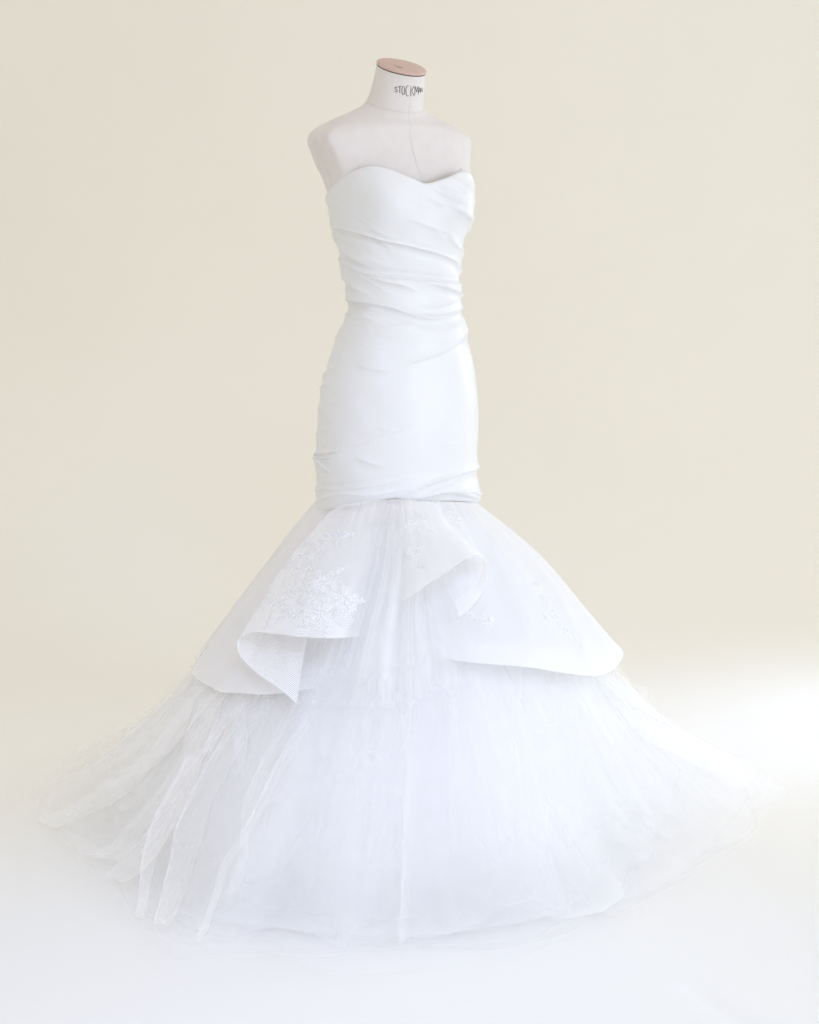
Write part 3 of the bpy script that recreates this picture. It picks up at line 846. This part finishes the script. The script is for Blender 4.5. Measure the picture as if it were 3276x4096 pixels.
    for ch, q in LETTERS:
        q = np.array(q)
        for st in G[ch]:
            a = np.array(st, float)
            seg = np.concatenate([[0], np.cumsum(np.hypot(np.diff(a[:, 0]), np.diff(a[:, 1])))])
            n = max(8, int(seg[-1] * 14))
            s = np.linspace(0, seg[-1], n)
            x = pchip(s, seg, a[:, 0]); y = pchip(s, seg, a[:, 1])
            ph_ = (q[0, 0] * (1 - x) + q[1, 0] * x) * (1 - y) + (q[2, 0] * (1 - x) + q[3, 0] * x) * y
            tt_ = (q[0, 1] * (1 - x) + q[1, 1] * x) * (1 - y) + (q[2, 1] * (1 - x) + q[3, 1] * x) * y
            P0 = form(ph_, tt_, 0.0005)
            D = np.gradient(P0, axis=0); D /= np.linalg.norm(D, axis=1)[:, None]
            e = form(ph_ + 0.01, tt_, 0.0005) - P0; g = form(ph_, tt_ + 0.001, 0.0005) - P0
            Nn = np.cross(e, g); Nn /= np.linalg.norm(Nn, axis=1)[:, None]
            S = np.cross(D, Nn)
            w = 0.00058
            b = len(V)
            for i in range(n):
                V += [P0[i] - S[i] * w, P0[i] + S[i] * w]
            for i in range(n - 1):
                F.append((b + 2 * i, b + 2 * i + 1, b + 2 * i + 3, b + 2 * i + 2))
    le = obj('lettering', V, F, M['ink'], torso)
    le['label'] = 'black stencilled word STOCKMAN round the front of the neck'

    # stand under the skirt
    v, f = tube([(X0, 0.0, 0.02), (X0, 0.0, 0.62)], 0.014, 16)
    obj('stand_pole', v, f, M['steel'], dress_form)
    v, f = revolve([(0.0, 0.001), (0.145, 0.001), (0.15, 0.006), (0.14, 0.014), (0.03, 0.024), (0.014, 0.03), (0.0, 0.03)], X0, 0.0)
    obj('stand_base', v, f, M['steel'], dress_form)
    # one small pin head at the right of the neckline
build_form()

# ------------------------------------------------------------------ gown
gown = empty('wedding_dress', (X0, 0.0, 0.004), 'strapless white satin mermaid gown with lace flounces and full tulle skirt', 'wedding dress')


def build_bodice():
    nphi, nv = 560, 560
    phi = np.concatenate([np.linspace(-math.pi, -2.3, 40, endpoint=False), np.linspace(-2.3, 1.9, 480, endpoint=False), np.linspace(1.9, math.pi, 40, endpoint=False)])
    v = np.linspace(0, 1, nv)
    P, W = np.meshgrid(phi, v, indexing='ij')
    zt = ztop(P); zb = zbot(P)
    Z = zb + (zt - zb) * W
    S = sheath(P, Z)
    # surface coordinates in metres for the fold distances
    R = 0.15
    disp = np.zeros_like(Z)
    for h, wu, wd, pts in FOLDS:
        h *= 1.3e-3; wu *= (1.6e-3 if wu > wd else 0.85e-3); wd *= (1.6e-3 if wd > wu else 0.85e-3)
        a = np.array(pts)
        # resample smoothly
        k = np.concatenate([[0], np.cumsum(np.hypot(np.diff(a[:, 0]) * R, np.diff(a[:, 1])))])
        L = k[-1]
        n = max(10, int(L / 0.006))
        s = np.linspace(0, L, n)
        cx_ = np.interp(s, k, a[:, 0]) * R; cz_ = np.interp(s, k, a[:, 1])
        for _ in range(3):
            cx_[1:-1] = (cx_[:-2] + 2 * cx_[1:-1] + cx_[2:]) / 4; cz_[1:-1] = (cz_[:-2] + 2 * cz_[1:-1] + cz_[2:]) / 4
        pad = 3.2 * max(wu, wd)
        m = (P * R > cx_.min() - pad) & (P * R < cx_.max() + pad) & (Z > cz_.min() - pad) & (Z < cz_.max() + pad)
        if not m.any():
            continue
        x = P[m] * R; z = Z[m]
        best = np.full(x.shape, 1e9); sgn = np.zeros(x.shape); par = np.zeros(x.shape)
        for i in range(n - 1):
            dx, dz = cx_[i+1] - cx_[i], cz_[i+1] - cz_[i]
            l2 = dx * dx + dz * dz + 1e-12
            t = np.clip(((x - cx_[i]) * dx + (z - cz_[i]) * dz) / l2, 0, 1)
            ex = x - cx_[i] - t * dx; ez = z - cz_[i] - t * dz
            d = ex * ex + ez * ez
            up = np.sign(dx * ez - dz * ex) * (1 if dx > 0 else -1) if abs(dx) > abs(dz) * 0.05 else np.sign(ez + 0.5 * ex)
            q = d < best
            best[q] = d[q]; sgn[q] = up[q]; par[q] = ((i + t) / (n - 1))[q]
        d = np.sqrt(best)
        fall = lambda d, w: 1 / (1 + (d / w)**2)**1.5
        soft_ = np.where(sgn >= 0, fall(d, wu), fall(d, wd))
        wc = 0.4 * min(wu, wd) + 0.0007
        prof = (0.62 * soft_ + 0.38 * np.exp(-(d / wc)**2)) * smooth(pad, pad * 0.4, d)
        # a hollow beside the sharp side lets the ridge cast a line
        wn = min(wu, wd)
        side = (sgn < 0) if wd <= wu else (sgn >= 0)
        prof = prof - np.where(side, 0.30 * np.exp(-((d - 2.4 * wn) / (1.4 * wn))**2), 0)
        env = smooth(0, 0.36, par) * smooth(1.0, 0.64, par)
        x_e = np.abs(P[m])
        # folds that start in a side seam do not fade there
        if abs(a[0, 0] + 1.80) < 0.30:
            env = smooth(1.0, 0.5, par) * (0.75 + 0.25 * smooth(0, .2, par))
        if a[-1, 0] > 0.62:
            env = np.maximum(env, smooth(0, 0.5, par) * 0.95)
        disp[m] += h * prof * env
    # gathered side seams: many little tucks fading inwards
    for p0, wdt, seed in ((-1.85, 0.42, 3), (1.30, 0.5, 8)):
        g = np.exp(-((P - p0) / wdt)**2)
        ruche = noise2(Z * 60 + 2.5 * P + 11, P * 2.2 + 30, seed) + 0.5 * noise2(Z * 120 + 4 * P, P * 3 + 50, seed + 1)
        disp += g * 0.0009 * ruche
    disp += 0.0009 * noise2(Z * 22 + 3 * P, P * 1.5 + 20, 21) * smooth(1.25, 1.15, Z)
    # fine pull lines running with the drape
    slope = pchip(Z, [0.60, 0.70, 0.85, 1.0, 1.1, 1.3], [-0.045, -0.05, -0.01, 0.03, 0.055, 0.06])
    sc_ = Z + slope * P
    for fq, am, sd in ((38, 0.0010, 41), (80, 0.0007, 42)):
        n_ = 0.5 * noise2(sc_ * fq + 7, P * 1.1 + sc_ * 3 + 25, sd) + 0.5 * noise2(sc_ * fq * 1.3 + 2, P * 1.7 + 40.4, sd + 1)
        ridge = (1 - np.abs(n_) * 3.0).clip(0, 1)**2
        msk = np.clip(noise2(sc_ * 9 + 3, P * 0.9 + 31, sd + 5) * 1.4 + 0.25, 0, 1)
        quiet = 1 - 0.85 * np.exp(-((Z - 0.80) / 0.09)**2) * smooth(1.6, 0.9, np.abs(P + 0.2)) - 0.75 * np.exp(-((Z - 1.24) / 0.05)**2 - ((P + 0.7) / 0.7)**2)
        disp += am * ridge * msk * np.clip(quiet, 0, 1)
    # back of the gown: slanting soft drapes
    backm = smooth(1.9, 2.3, np.abs(P))
    disp += backm * 0.003 * noise2(Z * 22 + 2.0 * np.cos(P), P * 1.2 + 9, 31)
    # edges roll under
    edge_t = (1 - W) * (zt - zb); edge_b = W * (zt - zb)
    disp -= 0.0045 * np.exp(-edge_t / 0.0022) + 0.004 * np.exp(-edge_b / 0.003)
    disp += 0.0005
    du = np.roll(S, -1, 0) - np.roll(S, 1, 0)
    dv = np.gradient(S, axis=1)
    Nn = np.cross(du, dv); Nn /= np.linalg.norm(Nn, axis=-1)[..., None]
    O = S - np.array([X0, 0, 0]); O[..., 2] = 0
    sg = np.sign((Nn * O).sum(-1)); Nn *= sg[..., None]
    V = S + Nn * disp[..., None]
    # facing inside at both ends
    Vi_b = V[:, :1] - Nn[:, :1] * 0.004 + np.array([0, 0, 0.010]); Vi_t = V[:, -1:] - Nn[:, -1:] * 0.003 - np.array([0, 0, 0.012])
    A = np.concatenate([Vi_b, V, Vi_t], 1)
    o = obj('satin_sheath', A.reshape(-1, 3), quads(nphi, nv + 2, True), M['satin'], gown)
    o['label'] = 'ruched white satin bodice with sweetheart neckline'
    return V


body = build_bodice()


# ---- flounces
def eval_fl(name, u, v):
    return loft(FLOUNCES[name], u, v)


def build_flounce(part, key, mat, nu=260, nv=90, braid=0.13, rip=0.004, seed=1, label=None, bmat='braid', fade=(-1, -0.5, 0)):
    u = np.linspace(0, 1, nu); v = np.linspace(0, 1, nv)
    U, Vv = np.meshgrid(u, v, indexing='ij')

    def surf(U, Vv):
        P = eval_fl(key, U, Vv)
        n = len(FLOUNCES[key])
        w = rip * (noise1(U * n * 1.7 + 5, seed, 64) + 0.25 * noise1(U * n * 3.1 + 0.7 * Vv, seed + 3, 97)) * smooth(0.0, 0.45, Vv) * smooth(1.06, 0.8, Vv)
        w = w + 0.0009 * (noise1(U * n * 5 + 1.2 * Vv, seed + 7, 131)) * smooth(0.6, 0.05, Vv)
        O = P - np.array([X0, 0, 0]); O[..., 2] = 0.10; O = O / np.linalg.norm(O, axis=-1)[..., None]
        return P + O * w[..., None]
    V = surf(U, Vv)
    dens = None
    if mat is M['drape']:
        dens = smooth(0, .25, U) * smooth(1, .72, U) * (1 - 0.75 * smooth(0.72, 1.0, Vv))
        dens = dens * (1 + 0.22 * noise1(U * 23 + 0.5 * Vv, seed + 50, 61) + 0.14 * noise1(U * 71 + Vv, seed + 51, 97))
    if mat is M['flounce']:
        dens = smooth(fade[0], fade[1], U) * smooth(1.0, 1.0 - fade[2], U) if fade[2] else smooth(fade[0], fade[1], U)
    o = obj(part, V.reshape(-1, 3), quads(nu, nv), mat, gown, np.stack([U, Vv], -1).reshape(-1, 2), dens=dens)
    if label:
        o['label'] = label
    if braid:
        ub = np.linspace(max(0.0, 0.75 * fade[1]), 1.0 - 0.6 * fade[2], nu)
        vb = np.linspace(1 - braid, 1.0, 14)
        U2, V2 = np.meshgrid(ub, vb, indexing='ij')
        B = surf(U2, V2)
        du = np.gradient(B, axis=0); dv = np.gradient(B, axis=1)
        Nn = np.cross(du, dv); Nn /= np.linalg.norm(Nn, axis=-1)[..., None]
        O = B - np.array([X0, 0, 0]); O[..., 2] = 0
        # the braid is stitched to the inner side all along
        first = np.sign((Nn[nu // 6] * O[nu // 6]).sum())
        B = B - Nn * first * 0.0012
        obj('horsehair_braid', B.reshape(-1, 3), quads(nu, 14), M[bmat], o, np.stack([U2, (V2 - 1 + braid) / braid], -1).reshape(-1, 2))
        v_, f_ = tube(surf(ub, 0 * ub + 1.0), 0.0006, 5)
        obj('hem_cord', v_, f_, M['braid_edge'], o)
    return o, surf


fl_right, s_right = build_flounce('flounce', 'right', M['flounce'], 420, 90, seed=5, fade=(0.0, 0.13, 0), label='outer flounce sweeping to the right hip side')
build_flounce('tulle_drape', 'drape_b', M['drape'], 200, 70, braid=0, rip=0.004, seed=9)
build_flounce('tulle_drape', 'drape_a', M['drape'], 200, 70, braid=0, rip=0.005, seed=10)
fl_left, s_left = build_flounce('flounce', 'left', M['flounce'], 360, 100, braid=0.27, bmat='braid_wide', seed=2, rip=0.003, fade=(0.02, 0.17, 0), label='lace flounce curling up at its left edge')
fl_center, s_center = build_flounce('flounce', 'center', M['flounce'], 320, 90, seed=3, rip=0.003, fade=(0.06, 0.30, 0.10), label='short centre flounce with a rolled edge')


def under_flounce():
    nphi, nv = 360, 60
    psi = np.linspace(-2.9, -0.40, nphi); v = np.linspace(0, 1, nv)
    P, W = np.meshgrid(psi, v, indexing='ij')
    r = pchip(W, [0, .2, .45, .75, 1], [.166, .208, .270, .347, .402])
    z = pchip(W, [0, .2, .45, .75, 1], [.625, .575, .490, .375, .292])
    x = P / (2 * math.pi)
    w = 0.010 * noise1(x * 17 + 3, 12, 17) + 0.006 * noise1(x * 41, 13, 41)
    r = r + w * smooth(0.1, 0.8, W)
    z = z + (0.008 * noise1(x * 11 + 2, 14, 11) + 0.046 * np.exp(-((P + 0.25) / 0.7)**2)) * smooth(.3, 1, W)
    # a little lower and wider at the left
    lf = np.exp(-((P + 1.35) / 0.8)**2)
    r = r + 0.012 * lf * smooth(.3, 1, W)
    r = r - 0.05 * smooth(-0.65, -0.40, P) * smooth(0.1, 0.6, W)
    V = np.stack([X0 + r * np.sin(P), -r * np.cos(P), z], -1)
    o = obj('under_flounce', V.reshape(-1, 3), quads(nphi, nv), M['under'], gown)
    v_, f_ = tube(V[:, -1], 0.0005, 5)
    obj('hem_cord', v_, f_, M['braid_edge'], o)


under_flounce()
for key in ('ribbon_a', 'ribbon_b'):
    build_flounce('tulle_ribbon', key, M['strip'], 40, 24, braid=0, rip=0.002, seed=17)


# ---- skirt layers
def tulle_layer(part, mat, v0, v1, scale, seed, amp, nphi=1500, nv=46, hem_var=0.02, freq=(19, 47, 101), lift=0.0, tang=0.6, side=1.0, streak=0.75, hem=(0.72, 1.0, 0.32)):
    psi = np.linspace(-math.pi, math.pi, nphi, endpoint=False); s = np.linspace(0, 1, nv)
    P, T = np.meshgrid(psi, s, indexing='ij')
    x = P / (2 * math.pi)
    hv = hem_var * (noise1(x * 19 + seed, seed, 19) + 0.6 * noise1(x * 53, seed + 1, 53))
    Vv = v0 + (v1 + hv - v0) * T
    Vv = np.clip(Vv, 0, 1.0)
    grow = smooth(v0 - 0.05, v0 + 0.45, Vv) * 0.75 + 0.25
    bend = 0.010 * noise1(T * 2.0 + seed * 3.7, seed + 9, 16)
    xx = x + bend
    w = 0; g = 0
    for k, (fq, am) in enumerate(zip(freq, (1.0, 0.42, 0.08))):
        w = w + am * noise1(xx * fq + 0.35 * T * k, seed + 20 + k, fq)
        g = g + am * noise1(xx * fq + 0.5 + 0.35 * T * k, seed + 40 + k, fq)
    flat = 1 - 0.55 * smooth(0.90, 1.0, Vv)
    lf = 1 - 0.06 * np.exp(-((P + 0.86) / 0.28)**2) * smooth(0.6, 1.0, Vv)
    lf = lf * (1 + (0.035 * noise1(x * 13 + 4, seed + 31, 13) + 0.022 * noise1(x * 37, seed + 32, 37)) * smooth(0.62, 1.0, Vv))
    B = skirt(P + tang * amp * g * grow / 0.35, Vv, scale * lf * (1 - (1 - side) * smooth(0.5, 1.3, np.abs(P)) * smooth(0.3, 0.6, Vv)))
    O = np.stack([np.sin(P), -np.cos(P), 0 * P], -1)
    V = B + O * (amp * w * grow)[..., None]
    V[..., 2] += 0.45 * amp * w * grow * flat * smooth(0.55, 0.9, Vv)
    V[..., 2] = np.maximum(V[..., 2], 0.004 + lift)
    # plies: gathers bunch the net into soft denser lines, fewer plies at the hem
    dn = 1.0
    for k, (fq, st) in enumerate(((29, 0.22), (71, 0.17), (167, 0.10), (401, 0.04))):
        n_ = noise1((x + 0.5 * bend) * fq + 0.25 * T * (k + 1), seed + 70 + k, fq)
        patch = 0.6 + 0.6 * noise2(x * 18 + seed, T * 2.2 + k * 3, seed + 90)
        dn = dn * (1 + streak * st * 1.6 * n_ * np.clip(patch, 0, 1.4))
    dn = dn * (1 - (1 - hem[2]) * smooth(hem[0], hem[1], T))
    return obj(part, V.reshape(-1, 3), quads(nphi, nv, True), mat, gown, dens=dn)


tulle_layer('skirt_lining', M['lining'], 0.0, 0.985, 0.90, 60, 0.012, 700, 30, 0.0, (13, 31, 67), side=0.72, streak=0, hem=(0.5, 1.0, 0.25))
tulle_layer('tulle_layer', M['tulle_dense'], 0.05, 0.97, 0.94, 61, 0.018, lift=0.001, side=0.85, hem_var=0.04, hem=(0.7, 1.0, 0.45))
tulle_layer('tulle_layer', M['tulle'], 0.08, 0.99, 0.97, 62, 0.022, lift=0.002)
tulle_layer('tulle_layer', M['tulle'], 0.10, 0.985, 0.985, 63, 0.024, lift=0.003)
tulle_layer('tulle_layer', M['tulle_thin'], 0.12, 0.99, 1.0, 64, 0.026, lift=0.004)
tulle_layer('tulle_layer', M['tulle_thin'], 0.10, 1.0, 1.035, 67, 0.022, lift=0.005, hem_var=0.03)
tulle_layer('tulle_layer', M['tulle'], 0.15, 0.66, 1.0, 65, 0.016, hem_var=0.06)
tulle_layer('tulle_layer', M['tulle_thin'], 0.15, 0.80, 1.015, 66, 0.018, hem_var=0.06)


# ---- loose tulle strips on the skirt
def strip(lift, A, B, mat, seed, edge=False):
    def res(a, n):
        a = np.array(a); k = np.concatenate([[0], np.cumsum(np.hypot(np.diff(a[:, 0]) * .5, np.diff(a[:, 1])))]); k /= k[-1]
        s = np.linspace(0, 1, n)
        return np.stack([pchip(s, k, a[:, 0]), pchip(s, k, a[:, 1])], -1)
    n, m = 60, 15
    A = [(A[0][0] * 0.95, 0.44)] + list(A); B = [(B[0][0] * 0.95, 0.44)] + list(B)
    a = res(A, n); b = res(B, n)
    c = np.linspace(0, 1, m)
    Q = a[:, None] * (1 - c[None, :, None]) + b[:, None] * c[None, :, None]
    rnd = np.random.RandomState(seed)
    s = np.linspace(0, 1, n)[:, None]
    Q[..., 0] += 0.004 * noise1(s * 4 + seed, seed, 16)
    base = skirt(Q[..., 0], Q[..., 1])
    O = np.stack([np.sin(Q[..., 0]), -np.cos(Q[..., 0]), 0.5 + 0 * Q[..., 0]], -1)
    # gutter section: edges stand up, middle hugs the skirt
    sec = (0.35 + 0.65 * np.abs(2 * c - 1)**1.5)[None, :] + 0.25 * noise2(s * 3 + 5, c[None, :] * 3 + 9, seed)
    hgt = lift * 0.01 * sec * smooth(0, 0.35, s) * (1 - 0.6 * smooth(0.7, 1, s)) + 0.003 * smooth(0, 0.2, s)
    V = base + O * hgt[..., None]
    V[..., 2] = np.maximum(V[..., 2], 0.006)
    o = obj('tulle_strip', V.reshape(-1, 3), quads(n, m), mat, gown, np.stack([0 * s + c[None, :], s + 0 * c[None, :]], -1).reshape(-1, 2))
    if edge:
        for e0, e1 in ((0, 1), (m - 1, m - 2)):
            A_ = V[:, e0]; B_ = A_ + (V[:, e1] - A_) * 0.9
            lift_ = np.array([0, -0.0015, 0.001])
            obj('selvedge', np.stack([A_ + lift_, (A_ + B_) / 2 + 1.6 * lift_, B_ + lift_], 1).reshape(-1, 3), quads(n, 3), M['strip_edge'], o)
    return o


for i, (lift, A, B) in enumerate(STRIPS):
    strip(lift, A, B, M['strip'], 200 + i, edge=i in (0, 1, 2, 3))


# ---- lace
def lace_frame(surf, u, v):
    e = 1e-3
    p = surf(np.array([u]), np.array([v]))[0]
    pu = (surf(np.array([u + e]), np.array([v]))[0] - surf(np.array([u - e]), np.array([v]))[0]) / (2 * e)
    pv = (surf(np.array([u]), np.array([v + e]))[0] - surf(np.array([u]), np.array([v - e]))[0]) / (2 * e)
    n = np.cross(pu, pv); n /= np.linalg.norm(n)
    o = p - np.array([X0, 0, 0]); o[2] = 0
    if n @ o < 0:
        n = -n
    down = pv / np.linalg.norm(pv)
    side = np.cross(down, n)
    J = np.array([[pu @ side, pv @ side], [pu @ down, pv @ down]])
    return np.linalg.inv(J), n


def petal(r, a, wid, n=14):
    t = np.linspace(0, 1, n)
    th = np.pi * t
    x = r * (0.12 + 0.88 * np.sin(th / 1.0)**0.75 * 1.0)
    lat = wid * np.sin(2 * th) * -0.5
    # closed lobe: out along one side, back along the other
    s = np.linspace(0, 2 * np.pi, n)
    rr = r * (0.16 + 0.84 * (0.5 - 0.5 * np.cos(s))**0.6)
    off = wid * r * np.sin(s) * (0.75 + 0.25 * np.cos(2 * s)) * -1
    rr = rr * (1 + 0.05 * np.cos(5 * s))
    return np.stack([rr * math.cos(a) - off * math.sin(a), rr * math.sin(a) + off * math.cos(a)], -1)


def motif(kind, r, rng):
    """outline polylines and filled polygons in metres"""
    lines, fills = [], []
    if kind == 'flower':
        n = rng.choice([5, 5, 6])
        a0 = rng.rand() * 6.28
        for k in range(n):
            a = a0 + k * 2 * math.pi / n + rng.normal(0, 0.08)
            p = petal(r * rng.uniform(0.86, 1.08), a, 0.50 * 5 / n)
            lines.append(p); fills.append(p)
            q = np.stack([np.linspace(.25, .72, 5) * r * math.cos(a + .06), np.linspace(.25, .72, 5) * r * math.sin(a + .06)], -1)
            lines.append(q)
        s = np.linspace(0, 2 * math.pi, 10)
        lines.append(np.stack([.16 * r * np.cos(s), .16 * r * np.sin(s)], -1))
    elif kind == 'leaf':
        a0 = rng.rand() * 6.28
        st = np.stack([np.linspace(-1.1, 1, 10) * r, 0.22 * r * np.sin(np.linspace(0, 3, 10))], -1)
        rot = np.array([[math.cos(a0), math.sin(a0)], [-math.sin(a0), math.cos(a0)]])
        lines.append(st @ rot)
        for k in range(5):
            c = st[2 + k * 2 - (k > 3)]
            for sd in (-1, 1):
                p = petal(r * 0.42 * rng.uniform(.8, 1.2), sd * rng.uniform(.8, 1.2), 0.42, 11) + c
                p = p @ rot
                lines.append(p); fills.append(p)
    else:
        s = np.linspace(0, 2 * math.pi, 22)
        e = r * (1 + 0.12 * np.sin(3 * s + rng.rand() * 6))
        lines.append(np.stack([e * np.cos(s), 0.8 * e * np.sin(s)], -1))
        for k in range(-5, 6):
            for rotn in (0.5, 2.1):
                hl = math.sqrt(max(0, 1 - (k / 5.6)**2)) * r * 0.92
                t = np.linspace(-hl, hl, 7)
                x = t * math.cos(rotn) - k / 5.6 * r * math.sin(rotn)
                y = (t * math.sin(rotn) + k / 5.6 * r * math.cos(rotn)) * 0.8
                lines.append(np.stack([x, y], -1))
    return lines, fills


def build_lace(key, parent, surf, seed, cord='lace', fill='lace_fill', grow=1.0, thin=1.0):
    rng = np.random.RandomState(seed)
    items = LACE[key]
    centers = []
    for kind, u, v, r in items:
        if u < {'left': 0.115, 'center': 0.14, 'right': 0.10}[key]:
            continue
        r *= 1e-3 * grow
        Ji, n = lace_frame(surf, u, v)
        lines, fills = motif(kind, r, rng)

        def place(p, up):
            d = p @ Ji.T
            return surf(u + d[:, 0], np.clip(v + d[:, 1], 0.02, 0.995)) + n * up
        V, F, mi = [], [], []
        for p in fills:
            b = len(V)
            q = place(np.concatenate([p.mean(0)[None], p]), 0.0007)
            V += list(q)
            for i in range(1, len(q) - 1):
                F.append((b, b + i, b + i + 1)); mi.append(1)
        for p in lines:
            b = len(V)
            v_, f_ = tube(place(p, 0.0009), (0.00034 if kind == 'net' else 0.0005) * thin, 4)
            V += list(v_)
            F += [tuple(b + i for i in f) for f in f_]; mi += [0] * len(f_)
        nm = {'flower': 'lace_flower', 'leaf': 'lace_sprig', 'net': 'lace_net'}[kind]
        obj(nm, np.array(V), F, None, parent, mats=[M[cord], M[fill]], fmat=mi)
        centers.append((u, v, kind))
    # stems joining neighbours
    for i, (u, v, k) in enumerate(centers):
        best = sorted(centers[:i], key=lambda c: (c[0] - u)**2 * 4 + (c[1] - v)**2)[:1]
        for c in best:
            s = np.linspace(0, 1, 16)
            uu = u + (c[0] - u) * s + 0.006 * np.sin(s * 6 + i); vv = v + (c[1] - v) * s + 0.012 * np.sin(s * 5 + 2 * i) * np.sin(np.pi * s)
            P = surf(uu, np.clip(vv, 0.02, 0.99))
            if np.linalg.norm(P[0] - P[-1]) > 0.06:
                continue
            Ji, n = lace_frame(surf, u, v)
            v_, f_ = tube(P + n * 0.0009, 0.0005 * thin, 4)
            obj('lace_stem', v_, f_, M[cord], parent)


build_lace('left', fl_left, s_left, 1, grow=1.15)
build_lace('center', fl_center, s_center, 2, thin=0.65)
build_lace('right', fl_right, s_right, 3, thin=0.65)


# ------------------------------------------------------------------ pin left in the neckline
pin = empty('dressmaker_pin', (0.1022, -0.0625, 1.2905), 'tiny dark pin stuck in the neckline at the right armhole', 'pin')
ang = np.linspace(0, math.pi, 7)
v, f = revolve([(0.0011 * math.sin(a), 0.0011 * -math.cos(a)) for a in ang], 0.0, 0.0, 10)
obj('pin_head', np.array(v) + np.array(pin.location), f, M['groove'], pin)
v, f = tube([np.array(pin.location) + np.array(d) for d in ((0, 0, 0), (-0.006, 0.004, -0.012))], 0.0003, 5)
obj('pin_shaft', v, f, M['steel'], pin)
